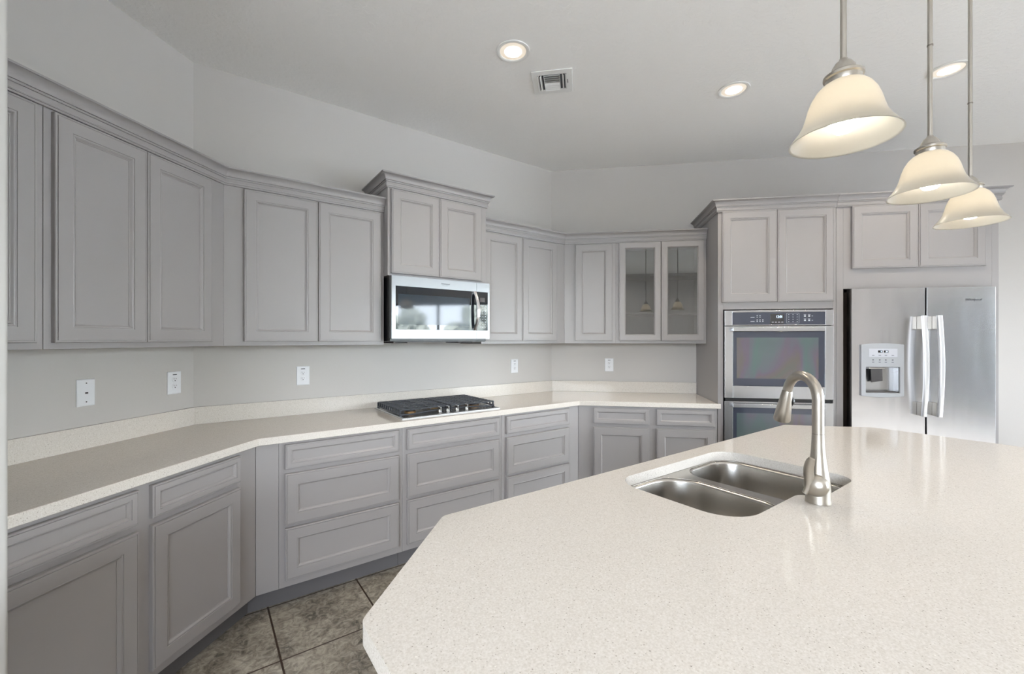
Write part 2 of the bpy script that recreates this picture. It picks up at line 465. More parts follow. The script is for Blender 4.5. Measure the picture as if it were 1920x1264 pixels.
# outside: patio kept pale to bounce light indoors, and a belt of trees, seen only mirrored in the glass and steel
structure('ground_outside', MB().box(-30, 60, -40, 40, -.25, -.13), M['bounce_patio'])
def trees():
    mb = MB(); rnd = random.Random(3)
    for k in range(46):
        a = rnd.uniform(-1.9, 1.1); R = rnd.uniform(19, 26)
        x, y = 2 + R * math.cos(a), R * math.sin(a); h = rnd.uniform(.6, 2.2)
        for j in range(5):
            r = rnd.uniform(.5, 1.1); cx, cy, cz = x + rnd.uniform(-1, 1), y + rnd.uniform(-1, 1), rnd.uniform(.4, h)
            v = bmesh.ops.create_icosphere(mb.bm, subdivisions=3, radius=r, matrix=Matrix.Translation((cx, cy, cz)))['verts']
            for q in v:
                q.co += (q.co - Vector((cx, cy, cz))) * rnd.uniform(-.25, .25)
    for k in range(16):
        y = -9.5 + 9.0 * k / 15
        if -5.6 < y < -4.0: continue
        x = rnd.uniform(18, 23); h = rnd.uniform(1.8, 3.4)
        for j in range(5):
            r = rnd.uniform(.5, .95); cx, cy, cz = x + rnd.uniform(-.8, .8), y + rnd.uniform(-.7, .7), rnd.uniform(.4, h)
            v = bmesh.ops.create_icosphere(mb.bm, subdivisions=3, radius=r, matrix=Matrix.Translation((cx, cy, cz)))['verts']
            for q in v: q.co += (q.co - Vector((cx, cy, cz))) * rnd.uniform(-.25, .25)
    return mb
t_ = trees().build('tree_belt', M['leaf'], None, smooth=False)
tag(t_, 'belt of leafy trees outside, mirrored in the microwave glass', 'trees', kind='stuff')

# ------------------------------------------------------------------ cabinets
DOOR = [(0, 0), (0, .0160), (.0020, .0185), (.0070, .0185), (.0072, .0165), (.0088, .0165), (.0092, .020), (.055, .020), (.0555, .0172), (.0575, .0168), (.0605, .0178), (.0635, .0165), (.0690, .0110), (.0715, .0105), (.0718, .0085)]
DRAWER = [(0, 0), (0, .0160), (.0020, .0185), (.0060, .0185), (.0062, .0165), (.0076, .0165), (.0080, .020), (.026, .020), (.0265, .0172), (.0280, .0168), (.0305, .0178), (.0330, .0165), (.0380, .0110), (.0400, .0105), (.0403, .0085)]
CROWN = [(.000, .000), (.010, .000), (.011, .006), (.009, .0075), (.009, .0085), (.013, .0085), (.014, .014), (.012, .0155), (.012, .034), (.018, .034), (.019, .040), (.017, .0412), (.017, .0424), (.023, .0424), (.0225, .050), (.025, .060), (.031, .069), (.039, .0755), (.046, .0785), (.046, .080), (.050, .080), (.050, .088), (.000, .088)]

def crown(parent, path, mit, z):
    mb = MB(); n = len(CROWN)
    rings = [[(u + o * mu, -(d + o * md), z + h) for o, h in CROWN] for (u, d), (mu, md) in zip(path, mit)]
    mb.loops(rings)
    return mb.build('crown_molding', M['cabinet'], parent, angle=50)

def door(parent, u0, u1, z0, z1, d, name='door', prof=DOOR):
    return MB().panel(u0, u1, z0, z1, d, prof).build(name, M['cabinet'], parent, angle=20)

UZ0, UZ1, UD = 1.378, 2.262, .33
def upper(label, fr, poly, doors, cr, mit, anchor):
    t = thing('wall_cabinet', label, 'cabinet', fr, anchor, 0, UZ0, 'wall cabinets')
    MB().prism(poly, UZ0, UZ1).build('carcass', M['cabinet'], t, bevel=.0012, seg=1)
    for a, b in doors: door(t, a, b, 1.402, 2.250, UD)
    crown(t, cr, mit, 2.258)
    return t
G = .0008
cA = ABy - UD * T8              # corner of the cabinet faces, on wall A
ub = UD * T8
upper('gray wall cabinet at the far left, partly hidden by the white wall end', FA,
      [(JY + .01, .002), (1.264 - G, .002), (1.264 - G, UD), (JY + .01, UD)], [(.90, 1.236)], [(JY + .01, UD), (1.264, UD)], [(0, 1), (0, 1)], 1.06)
upper('gray two-door wall cabinet above the white phone plate, left of the first corner', FA,
      [(1.264 + G, .002), (ABy - .002, .002), (cA, UD), (1.264 + G, UD)], [(1.288, 1.6265), (1.6295, 1.971)], [(1.264, UD), (cA, UD)], [(0, 1), (-T8, 1)], 1.65)
upper('gray two-door wall cabinet between the first corner and the microwave', FB,
      [(.002, .002), (1.022, .002), (1.022, UD), (ub, UD)], [(.230, .6115), (.6155, 1.000)], [(ub, UD), (1.022, UD)], [(T8, 1), (0, 1)], .6)
upper('gray two-door wall cabinet right of the microwave, ending in the back corner', FB,
      [(1.786, .002), (LB - .002, .002), (LB - ub, UD), (1.786, UD)], [(1.800, 2.1715), (2.1745, 2.557)], [(1.786, UD), (LB - ub, UD)], [(0, 1), (-T8, 1)], 2.2)
uc = BCx + ub
upper('narrow gray single-door wall cabinet in the back corner beside the glass doors', FC,
      [(BCx + .002, .002), (.309 - .0001, .002), (.309 - .0001, UD), (uc, UD)], [(-.041, .281)], [(uc, UD), (.309, UD)], [(T8, 1), (0, 1)], .1)

# microwave cabinet
MD = .40
t = thing('wall_cabinet', 'raised gray cabinet over the microwave with its own taller crown', 'cabinet', FB, 1.4, 0, 1.832, 'wall cabinets')
MB().box(1.0235, 1.7845, .002, MD, 1.834, 2.414).build('carcass', M['cabinet'], t, bevel=.0012, seg=1)
for a, b in ((1.044, 1.3895), (1.3925, 1.738)): door(t, a, b, 1.850, 2.402, MD)
crown(t, [(1.0235, .004), (1.0235, MD), (1.7845, MD), (1.7845, .004)], [(-1, 0), (-1, 1), (1, 1), (1, 0)], 2.411)

# glass-door cabinet
t = thing('wall_cabinet', 'gray wall cabinet with two glass doors and shelves beside the oven tower', 'cabinet', FC, .68, 0, UZ0, 'wall cabinets')
mb = MB()
a, b = .309 + .0001, 1.059
mb.box(a, a + .018, .002, UD - .02, UZ0, UZ1); mb.box(b - .018, b, .002, UD - .02, UZ0, UZ1)
mb.box(a + .018, b - .018, .002, .012, UZ0, UZ1)
mb.box(a + .018, b - .018, .012, UD - .02, UZ0, UZ0 + .018); mb.box(a + .018, b - .018, .012, UD - .02, UZ1 - .018, UZ1)
mb.box(a, a + .040, UD - .02, UD, UZ0, UZ1); mb.box(b - .032, b, UD - .02, UD, UZ0, UZ1)
mb.box(a + .040, b - .032, UD - .02, UD, UZ0, UZ0 + .04); mb.box(a + .040, b - .032, UD - .02, UD, UZ1 - .04, UZ1)
mb.build('carcass', M['cabinet'], t, bevel=.0012, seg=1)
for z in (1.634, 1.962):
    MB().box(a + .0185, b - .0185, .0125, UD - .022, z, z + .018).build('shelf', M['cabinet'], t)
for a, b in ((.337, .6865), (.6905, 1.040)):
    f = .056; mb = MB(); z0, z1 = 1.402, 2.254
    pr = [(0, 0), (0, .0155), (.0025, .018), (.008, .018), (.0095, .020), (.048, .020), (.050, .017), (.056, .012), (.056, 0), (0, 0)]
    mb.loops([[(a + i, -(UD + r), z0 + i), (b - i, -(UD + r), z0 + i), (b - i, -(UD + r), z1 - i), (a + i, -(UD + r), z1 - i)] for i, r in pr], False, False)
    bmesh.ops.remove_doubles(mb.bm, verts=mb.bm.verts, dist=1e-6)
    dr = mb.build('door', M['cabinet'], t, angle=20)
    MB().box(a + f - .001, b - f + .001, UD + .006, UD + .009, z0 + f - .001, z1 - f + .001).build('glass_pane', M['cab_pane'], dr, smooth=False)
crown(t, [(.309, UD), (1.059, UD)], [(0, 1), (0, 1)], 2.258)

# base cabinets
BD, BZ0, BZ1, TD = .628, .114, .876, .555
def base(label, fr, poly, toe, doors, drawers, anchor, groove=None):
    t = thing('base_cabinet', label, 'cabinet', fr, anchor, 0, 0, 'base cabinets')
    MB().prism(poly, BZ0, BZ1).build('carcass', M['cabinet'], t, bevel=.0012, seg=1)
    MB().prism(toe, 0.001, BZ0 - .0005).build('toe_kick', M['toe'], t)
    for a, b, z0, z1 in doors: door(t, a, b, z0, z1, BD)
    for a, b, z0, z1 in drawers: door(t, a, b, z0, z1, BD, 'drawer', DRAWER if z1 - z0 < .15 else DOOR)
    return t
cBA = ABy - BD * T8; tBA = ABy - TD * T8
base('gray base cabinet at the far left under the phone plate, doors below drawers', FA,
     [(JY + .01, .002), (ABy - .003, .002), (cBA - .001, BD), (JY + .01, BD)], [(JY + .01, .01), (ABy - .02, .01), (tBA - .001, TD), (JY + .01, TD)],
     [(.911, 1.342, .150, .706), (1.393, 1.823, .150, .706)], [(.911, 1.342, .733, .859), (1.393, 1.823, .733, .859)], 1.4)
b1 = BD * T8; t1 = TD * T8
base('gray three-drawer base cabinet just right of the angled left corner', FB,
     [(.003, .002), (1.032 - G, .002), (1.032 - G, BD), (.363 + .001, BD), (.363, BD - .003), (.363 - .001, BD), (b1 + .001, BD)], [(.02, .01), (1.032 - G, .01), (1.032 - G, TD), (t1 + .001, TD)],
     [], [(.391, 1.006, .735, .863), (.391, 1.006, .442, .710), (.391, 1.006, .154, .425)], .7)
base('gray three-drawer base cabinet directly below the gas cooktop', FB,
     [(1.032 + G, .002), (1.774 - G, .002), (1.774 - G, BD), (1.032 + G, BD)], [(1.032 + G, .01), (1.774 - G, .01), (1.774 - G, TD), (1.032 + G, TD)],
     [], [(1.060, 1.745, .735, .862), (1.060, 1.745, .442, .709), (1.060, 1.745, .154, .425)], 1.4)
base('gray three-drawer base cabinet right of the cooktop by the back corner', FB,
     [(1.774 + G, .002), (LB - .003, .002), (LB - b1 - .001, BD), (1.774 + G, BD)], [(1.774 + G, .01), (LB - .02, .01), (LB - t1 - .001, TD), (1.774 + G, TD)],
     [], [(1.805, 2.420, .735, .862), (1.805, 2.420, .442, .710), (1.805, 2.420, .154, .425)], 2.2)
base('gray base cabinet below the back counter, two drawers over two doors', FC,
     [(BCx + .003, .002), (1.057, .002), (1.057, BD), (BCx + b1 + .001, BD)], [(BCx + .02, .01), (1.057, .01), (1.057, TD), (BCx + t1 + .001, TD)],
     [(.109, .543, .150, .706), (.600, 1.036, .150, .706)], [(.109, .543, .734, .860), (.600, 1.036, .734, .860)], .5)

# ------------------------------------------------------------------ worktop along the walls
CD = .652
def pt(fr, u, d): p = fr.w(u, d, 0); return (p.x, -p.y)
outer = [pt(FA, JY + .004, .003), pt(FA, ABy - .003 * T8, .003), pt(FC, BCx + .003 * T8, .003), pt(FC, 1.0585, .003),
         pt(FC, 1.0585, .632), pt(FC, 1.078, .632), pt(FC, 1.078, CD), pt(FC, BCx + CD * T8, CD), pt(FA, ABy - CD * T8, CD), pt(FA, JY + .004, CD)]
wt_ = MB().prism(outer, .8765, .914).build('worktop', M['quartz'], None, bevel=.003, seg=3)
tag(wt_, 'long off-white speckled quartz worktop running along the left and back walls', 'worktop')
def splash(fr, poly): 
    q = [pt(fr, *p) for p in poly]
    o = MB().prism(q, .9142, 1.016).build('backsplash', M['quartz'], wt_, bevel=.0015, seg=2)
BT = .020
splash(FA, [(JY + .004, .003), (ABy - .003 * T8, .003), (ABy - BT * T8, BT), (JY + .004, BT)])
splash(FB, [(.003 * T8, .003), (LB - .003 * T8, .003), (LB - BT * T8, BT), (BT * T8, BT)])
splash(FC, [(BCx + .003 * T8, .003), (1.0585, .003), (1.0585, BT), (BCx + BT * T8, BT)])

# ------------------------------------------------------------------ tall oven and fridge cabinets
TFD = .630
t = thing('oven_tower', 'tall gray oven cabinet with two upper doors around the double oven', 'cabinet', FC, 1.48, 0, 0)
mb = MB()
x0, x1 = 1.061, 1.894 - G
oz0, oz1, ox0, ox1 = .36, 1.645, 1.100, 1.872
mb.box(x0, x0 + .02, .002, TFD - .02, .002, 2.404); mb.box(x1 - .02, x1, .002, TFD - .02, .002, 2.404)
mb.box(x0 + .02, x1 - .02, .002, .01, .002, 2.404); mb.box(x0 + .02, x1 - .02, .01, TFD - .02, 2.386, 2.404)
mb.box(x0 + .02, x1 - .02, .01, TFD - .02, 1.648, 1.666); mb.box(x0 + .02, x1 - .02, .01, TFD - .02, .34, .358)
mb.box(x0, ox0, TFD - .02, TFD, .114, 2.404); mb.box(ox1, x1, TFD - .02, TFD, .114, 2.404)
mb.box(ox0, ox1, TFD - .02, TFD, .114, oz0); mb.box(ox0, ox1, TFD - .02, TFD, oz1, 2.404)
mb.build('carcass', M['cabinet'], t, bevel=.001, seg=1)
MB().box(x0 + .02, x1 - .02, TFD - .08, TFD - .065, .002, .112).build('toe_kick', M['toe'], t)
for a, b in ((1.088, 1.4785), (1.4815, 1.872)): door(t, a, b, 1.700, 2.400, TFD)
door(t, 1.088, 1.872, .15, .335, TFD, 'drawer')
crown(t, [(x0, .004), (x0, TFD), (x1, TFD)], [(-1, 0), (-1, 1), (0, 1)], 2.401)

t = thing('fridge_surround', 'gray cabinet over and around the refrigerator with two short doors', 'cabinet', FC, 2.4, 0, 0)
f0, f1 = 1.894 + G, 2.936
mb = MB()
mb.box(f0, f0 + .02, .002, TFD - .02, .002, 2.404); mb.box(f1 - .02, f1, .002, TFD - .02, .002, 2.404)
mb.box(f0 + .02, f1 - .02, .002, TFD - .02, 1.80, 2.404)
mb.box(f0, 1.941, TFD - .02, TFD, .002, 2.404); mb.box(2.895, f1, TFD - .02, TFD, .002, 2.404)
mb.box(1.941, 2.895, TFD - .02, TFD, 1.790, 2.404)
mb.build('carcass', M['cabinet'], t, bevel=.001, seg=1)
for a, b in ((1.993, 2.4225), (2.4255, 2.848)): door(t, a, b, 1.938, 2.400, TFD)
crown(t, [(f0, TFD), (f1, TFD), (f1, .004)], [(0, 1), (1, 1), (1, 0)], 2.401)

# ------------------------------------------------------------------ double oven
OD = .652
t = thing('double_oven', 'stainless steel double wall oven built into the gray tower', 'oven', FC, 1.485, 0, .384)
MB().box(1.115, 1.860, .03, .629, .385, 1.640).build('oven_body', M['black'], t)
mb = MB(); mb.box(1.104, 1.160, .631, OD, 1.519, 1.636); mb.box(1.808, 1.865, .631, OD, 1.519, 1.636)
mb.box(1.160, 1.808, .631, OD, 1.620, 1.636); mb.box(1.160, 1.808, .631, OD, 1.519, 1.526)
mb.build('control_trim', M['steel'], t, bevel=.002)
cp = MB().box(1.1605, 1.8075, .632, OD - .001, 1.5265, 1.6195).build('control_panel', M['navy_glass'], t, bevel=.001)
MB().box(1.430, 1.524, OD - .0012, OD, 1.533, 1.606).build('display', M['black_gloss'], cp)
text('12:01', .026, M['display_blue'], cp, 'clock_digits', 1.492, OD + .0004, 1.585, sx=.8)
mb = MB()
for k in range(4): mb.box(1.440 + k * .022, 1.453 + k * .022, OD, OD + .0004, 1.543, 1.546)
for du, dz in [(0, 0), (.02, 0), (0, -.012), (.02, -.012), (0, -.034), (.02, -.034), (.04, -.034), (0, -.046), (.02, -.046), (.04, -.046)]:
    mb.box(1.333 + du, 1.341 + du, OD - .001, OD, 1.594 + dz, 1.598 + dz)
mb.box(1.290, 1.318, OD - .001, OD, 1.581, 1.584); mb.box(1.290, 1.318, OD - .001, OD, 1.549, 1.552)
for r in range(4):
    for c in range(3): mb.box(1.556 + c * .029, 1.561 + c * .029, OD - .001, OD, 1.599 - r * .018, 1.603 - r * .018)
for (a, b, z0, z1) in ((1.543, 1.630, 1.611, 1.612), (1.543, 1.630, 1.536, 1.537), (1.543, 1.544, 1.536, 1.612), (1.629, 1.630, 1.536, 1.612)):
    mb.box(a, b, OD - .001, OD, z0, z1)
for c in range(2):
    for r in range(2): mb.box(1.664 + c * .029, 1.676 + c * .029, OD - .001, OD, 1.585 - r * .032, 1.594 - r * .032); mb.box(1.662 + c * .029, 1.678 + c * .029, OD - .001, OD, 1.600 - r * .032, 1.602 - r * .032)
for r in range(2): mb.box(1.716, 1.724, OD - .001, OD, 1.588 - r * .032, 1.591 - r * .032)
mb.build('key_markings', M['ink_white'], cp, smooth=False)
def oven_door(z1):
    z0 = z1 - .552
    gu0, gu1, gz0, gz1 = 1.164, 1.806, z1 - .458, z1 - .040
    mb = MB()
    mb.box(1.104, gu0, .632, OD, z0, z1); mb.box(gu1, 1.865, .632, OD, z0, z1)
    mb.box(gu0, gu1, .632, OD, z0, gz0); mb.box(gu0, gu1, .632, OD, gz1, z1)
    dr = mb.build('oven_door', M['steel'], t, bevel=.002)
    g = MB().box(gu0 + .0005, gu1 - .0005, .634, OD + .001, gz0 + .0005, gz1 - .0005).build('door_glass', M['navy_glass'], dr, bevel=.004)
    MB().box(gu0 + .026, gu1 - .044, OD + .0008, OD + .0016, gz0 + .058, gz1 - .047).build('oven_window', M['film'], dr)
    hb = MB(); hz = z1 - .026
    hb.box(1.152, 1.790, .684, .698, hz - .0145, hz + .0145)
    hb.box(1.156, 1.180, OD + .0005, .684, hz - .010, hz + .010); hb.box(1.762, 1.786, OD + .0005, .684, hz - .010, hz + .010)
    hb.build('handle', M['steel'], dr, bevel=.003)
oven_door(1.515); oven_door(.937)

# ------------------------------------------------------------------ refrigerator
FD = .682
t = thing('refrigerator', 'stainless side-by-side refrigerator with ice dispenser in the left door', 'refrigerator', FC, 2.42, 0, 0)
MB().box(1.985, 2.865, .04, .600, .02, 1.770).build('fridge_body', M['dark_paint'], t, bevel=.003)
mb = MB(); mb.box(1.990, 2.855, .585, .617, .02, .09); mb.build('kick_grille', M['black'], t)
mb = MB(); mb.box(1.979, 1.986, .602, .623, .10, 1.772); mb.box(2.858, 2.866, .602, .623, .10, 1.772); mb.box(1.98, 2.866, .602, .623, 1.764, 1.772)
mb.build('door_gasket', M['dark_paint'], t)
ru0, ru1, rz0, rz1 = 2.050, 2.277, 1.022, 1.216
mb = MB()
mb.box(1.969, ru0, .624, FD, .10, 1.785); mb.box(ru1, 2.440, .624, FD, .10, 1.785)
mb.box(ru0, ru1, .624, FD, .10, rz0); mb.box(ru0, ru1, .624, FD, rz1, 1.785)
bmesh.ops.remove_doubles(mb.bm, verts=mb.bm.verts, dist=1e-6)
ld = mb.build('freezer_door', M['fridge_steel'], t, smooth=False)
rd = MB().box(2.452, 2.875, .624, FD, .10, 1.785).build('refrigerator_door', M['fridge_steel'], t, bevel=.0015, seg=2)
def fr_handle(u, par):
    zc0, zc1 = .868, 1.582; path = []
    for k in range(17):
        s = k / 16; z = zc0 + (zc1 - zc0) * s
        path.append((u, -(FD + .050 + .022 * math.sin(PI * s)), z))
    w_, th = .0145, .009
    sec = [(-w_, -th), (w_, -th), (w_, th * .5), (w_ * .6, th), (-w_ * .6, th), (-w_, th * .5)]
    o = MB().sweep(path, sec, up=(0, -1, 0)).build('handle', M['light_steel'], par, bevel=.001)
    for z0, z1 in ((1.486, 1.580), (.870, .964)): MB().box(u - .012, u + .012, FD + .0005, FD + .046, z0, z1).build('handle_post', M['nickel'], par, bevel=.003)
M['light_steel'] = mat('handle_silver', (0.84, 0.84, 0.85, 1), 0.30, 0.9)
fr_handle(2.400, ld); fr_handle(2.496, rd)
# dispenser
du0, du1, dz0, dz1 = 2.024, 2.300, .998, 1.382
def arc_plate(u0, u1, z0, z1, bow, n=10):
    top = [(u1 + (u0 - u1) * k / n, z1 + bow * (1 - (2 * k / n - 1) ** 2)) for k in range(n + 1)]
    bot = [(u0 + (u1 - u0) * k / n, z0 - bow * (1 - (2 * k / n - 1) ** 2)) for k in range(n + 1)]
    return top + bot
outp = arc_plate(du0, du1, dz0 + .006, dz1 - .006, .010)
hole = [(ru0 + .004, rz0 + .004), (ru1 - .004, rz0 + .004), (ru1 - .004, rz1 - .002), (ru0 + .004, rz1 - .002)]
mb = MB().holed_prism([(a, b) for a, b in outp], [hole], 0, .014)
# holed_prism lies flat: stand it up on the door front
for v in mb.bm.verts: u_, nd_, h_ = v.co; v.co = (u_, -(FD + h_), -nd_)
mb.build('dispenser_frame', M['light_plastic'], ld, bevel=.003)
mb = MB()
mb.box(ru0 + .001, ru1 - .001, FD - .056, FD - .050, rz0 + .001, rz1 - .001)
mb.box(ru0 + .001, ru0 + .004, FD - .050, FD - .001, rz0 + .001, rz1 - .001); mb.box(ru1 - .004, ru1 - .001, FD - .050, FD - .001, rz0 + .001, rz1 - .001)
mb.box(ru0 + .004, ru1 - .004, FD - .050, FD - .001, rz0 + .001, rz0 + .006); mb.box(ru0 + .004, ru1 - .004, FD - .050, FD - .001, rz1 - .006, rz1 - .001)
mb.build('dispenser_niche', M['steel'], ld)
MB().sweep([(2.135, -(FD - .010), 1.205), (2.140, -(FD - .016), 1.160), (2.150, -(FD - .030), 1.105)], [(-.038, -.004), (.038, -.004), (.038, .004), (-.038, .004)], up=(0, -1, 0)).build('dispenser_paddle', M['slot'], ld, bevel=.002)
MB().box(2.085, 2.190, FD - .045, FD - .004, 1.198, 1.2095).build('dispenser_chute', M['chrome'], ld, bevel=.003)
MB().prism(rrect(ru0 + .006, ru1 - .006, FD - .046, FD + .006, .012), rz0 + .0062, rz0 + .012).build('drip_tray', M['slot'], ld)
pl = MB().box(2.072, 2.256, FD + .0142, FD + .0152, 1.287, 1.347).build('dispenser_panel', M['panel_plastic'], ld)
MB().box(2.131, 2.160, FD + .0153, FD + .0158, 1.318, 1.334).build('dispenser_display', M['black_gloss'], ld)
MB().box(2.169, 2.198, FD + .0153, FD + .0158, 1.318, 1.334).build('dispenser_display', M['black_gloss'], ld)
text('0', .013, M['display_blue'], ld, 'display_digits', 2.152, FD + .0164, 1.326)
text('38', .013, M['display_blue'], ld, 'display_digits', 2.186, FD + .0164, 1.326)
mb = MB()
for u in (2.100, 2.143, 2.182, 2.226): mb.box(u - .008, u + .008, FD + .0152, FD + .0157, 1.297, 1.300); mb.box(u - .005, u + .005, FD + .0140, FD + .0146, 1.262, 1.268); mb.box(u - .007, u + .007, FD + .0140, FD + .0146, 1.247, 1.251)
mb.build('dispenser_markings', M['ink'], ld, smooth=False)
text('Whirlpool', .024, M['ink'], rd, 'maker_script', 2.738, FD + .0008, 1.694, shear=.3)

# ------------------------------------------------------------------ microwave
FDm = .450
t = thing('microwave', 'stainless over-the-range microwave hanging above the gas cooktop', 'microwave', FB, 1.405, 0, 1.395)
m0, m1, mz0, mz1, ms = 1.032, 1.784, 1.419, 1.830, 1.672
MB().box(m0 + .004, m1 - .004, .025, .405, 1.400, mz1 - .002).build('microwave_body', M['black'], t, bevel=.003)
def glass_front(name, par_name, u0, u1, gu0, gu1):
    mb = MB(); gz0, gz1 = 1.479, 1.764
    if gu0 > u0: mb.box(u0, gu0, .4055, FDm, mz0, mz1)
    if gu1 < u1: mb.box(gu1, u1, .4055, FDm, mz0, mz1)
    mb.box(gu0, gu1, .4055, FDm, mz0, gz0); mb.box(gu0, gu1, .4055, FDm, gz1, mz1)
    bmesh.ops.remove_doubles(mb.bm, verts=mb.bm.verts, dist=1e-6)
    p = mb.build(name, M['mw_steel'], t, smooth=False)
    g = MB().box(gu0 + .0004, gu1 - .0004, .408, FDm + .001, gz0 + .0004, gz1 - .0004).build(par_name, M['mw_glass'], p, bevel=.001)
    return p
md = glass_front('microwave_door', 'door_glass', m0, ms - .0012, 1.058, ms - .0012)
mp_ = glass_front('control_panel', 'panel_glass', ms + .0012, m1, ms + .0012, 1.769)
MB().box(1.075, 1.612, FDm + .0008, FDm + .0014, 1.512, 1.712).build('window_screen', M['mw_screen'], md, smooth=False)
path = []
for k in range(15):
    s = k / 14; path.append((1.650 + .012 * math.sin(PI * s), -(FDm + .010 + .036 * math.sin(PI * s)), 1.481 + .281 * s))
MB().sweep(path, [(-.011, -.004), (.011, -.004), (.011, .003), (.006, .004), (-.006, .004), (-.011, .003)], up=(0, -1, 0)).build('handle', M['chrome'], md)
for z0, z1 in ((1.481, 1.495), (1.748, 1.762)): MB().box(1.640, 1.660, FDm + .0012, FDm + .0105, z0, z1).build('handle_post', M['chrome'], md)
text('Whirlpool', .016, M['ink'], md, 'maker_script', 1.418, FDm + .0005, 1.800)
mb = MB(); arc = [(1.418 + .024 * math.cos(a), -(FDm + .0005), 1.794 + .007 * math.sin(a)) for a in [PI * 1.05 + PI * .75 * k / 10 for k in range(11)]]
mb.tube(arc, .0007, 6); mb.build('maker_swoosh', M['ink'], md)
MB().box(1.700, 1.742, FDm + .0008, FDm + .0014, 1.690, 1.722).build('display', M['slot'], mp_)
mb = MB()
for r in range(9):
    for c in range(3): mb.box(1.697 + c * .022, 1.707 + c * .022, FDm + .0008, FDm + .0013, 1.660 - r * .020, 1.665 - r * .020)
mb.build('key_markings', M['ink_white'], mp_, smooth=False)
mb = MB(); mb.box(m0 + .02, m1 - .03, .06, .430, 1.396, 1.3998); mb.build('vent_base', M['black'], t)
for a, b in ((1.60, 1.72), (1.10, 1.20)): MB().box(a, b, .10, .30, 1.388, 1.3955).build('grease_filter', M['slot'], t)

# ------------------------------------------------------------------ gas cooktop
t = thing('gas_cooktop', 'gas cooktop with black iron grates set on the worktop under the microwave', 'cooktop', FB, 1.415, .33, .914)
k0, k1, q0, q1, cz = 1.047, 1.783, .068, .590, .9145
mb = MB(); rings = []
for i, z in ((0, cz), (0, cz + .006), (.006, cz + .010), (.014, cz + .010), (.020, cz + .007)):
    rings.append([(u, -d, z) for u, d in ((k0 + i, q0 + i), (k1 - i, q0 + i), (k1 - i, q1 - i), (k0 + i, q1 - i))])
mb.loops(rings); mb.build('cooktop_tray', M['steel'], t, angle=20)
gz = .966
def grate(a, b):
    mb = MB(); d0, d1 = .105, .520
    n = 11
    for k in range(n):
        d = d0 + (d1 - d0) * k / (n - 1)
        front = d > .47
        mb.box(a, b, d - .006, d + .006, gz - .008, gz)
    for k in range(6):
        u = a + (b - a) * k / 5
        mb.box(u - .006 if k else a, u + .006 if k < 5 else b, d0 - .006, d1 + .006, gz - .012, gz - .001)
    for k in range(n):                       # teeth turned down at both ends
        d = d0 + (d1 - d0) * k / (n - 1)
        mb.box(a - .006, a + .004, d - .006, d + .006, cz + .018, gz - .002)
        mb.box(b - .004, b + .006, d - .006, d + .006, cz + .018, gz - .002)
    for d in (d0, d1):
        for u in (a, b): mb.box(u - .007, u + .007, d - .008, d + .008, cz + .0075, cz + .018)
    mb.tube([(a, -(d0 - .004), cz + .02), (a, -(d1 + .012), cz + .02), (a + .06, -(d1 + .03), cz + .02), (a + .20, -(d1 + .02), cz + .028), (b, -(d1 + .002), cz + .03)] if a < 1.2 else
            [(b, -(d0 - .004), cz + .02), (b, -(d1 + .012), cz + .02), (b - .06, -(d1 + .03), cz + .02), (b - .20, -(d1 + .02), cz + .028), (a, -(d1 + .002), cz + .03)], .006, 8)
    return mb.build('grate', M['cast_iron'], t, bevel=.002, seg=1)
grate(1.062, 1.406); grate(1.424, 1.768)
for u, d, r in ((1.17, .21, .045), (1.17, .42, .038), (1.415, .27, .052), (1.66, .21, .038), (1.66, .42, .045)):
    bb = MB().lathe([(r, 0), (r, .010), (r * .9, .014)], u, d, cz + .0075, 24).build('burner', M['brass'], t)
    MB().lathe([(r * .85, .0142), (r * .85, .021), (r * .7, .024)], u, d, cz + .0075, 24).build('burner_cap', M['black'], bb)
for u in (1.325, 1.385, 1.455, 1.53):
    kb = MB().lathe([(.017, 0), (.017, .006), (.014, .008), (.013, .024), (.011, .026)], u, .548, cz + .0075, 20).build('knob', M['chrome'], t)
    MB().box(u - .0045, u + .0045, .529, .567, cz + .026, cz + .050).build('knob_grip', M['chrome'], kb, bevel=.002)

# ------------------------------------------------------------------ wall plates
def outlet(fr, u, d0, label, group='duplex outlets above the worktop'):
    t = thing('outlet', label, 'outlet', fr, u, d0, 1.171, group)
    MB().panel(u - .040, u + .040, 1.1085, 1.2335, d0, [(0, .0005), (0, .003), (.004, .006)]).build('cover_plate', M['white_plastic'], t)
    for z in (1.190, 1.152):
        f = MB().lathe([(.0165, .006), (.0165, .0075), (.0155, .008)], u, d0, z, 20, 'd').build('socket_face', M['white_plastic'], t)
        mb = MB(); mb.box(u - .0075, u - .0052, d0 + .0078, d0 + .0084, z + .000, z + .008); mb.box(u + .0052, u + .0075, d0 + .0078, d0 + .0084, z + .001, z + .007)
        mb.lathe([(.003, .0078), (.003, .0084)], u, d0, z - .007, 10, 'd'); mb.build('slot', M['slot'], f, smooth=False)
    mb = MB(); mb.box(u - .012, u + .012, d0 + .006, d0 + .0065, 1.2145, 1.219); mb.build('print_strip', M['ink'], t, smooth=False)
outlet(FA, 2.073, .001, 'white outlet on the left wall, just left of the first corner')
outlet(FB, .588, .001, 'white outlet on the diagonal wall, left of the cooktop')
outlet(FB, 2.345, .001, 'white outlet on the diagonal wall, right of the cooktop near the back corner')
outlet(FC, .275, .001, 'white outlet on the back wall below the glass-door cabinet')
t = thing('phone_plate', 'white wall plate with a single phone jack, leftmost on the wall', 'wall plate', FA, 1.638, .001, 1.169)
MB().panel(1.601, 1.675, 1.107, 1.231, .001, [(0, .0005), (0, .003), (.004, .006)]).build('cover_plate', M['white_plastic'], t)
mb = MB(); mb.box(1.633, 1.645, .007, .0075, 1.164, 1.172); mb.build('jack', M['slot'], t)
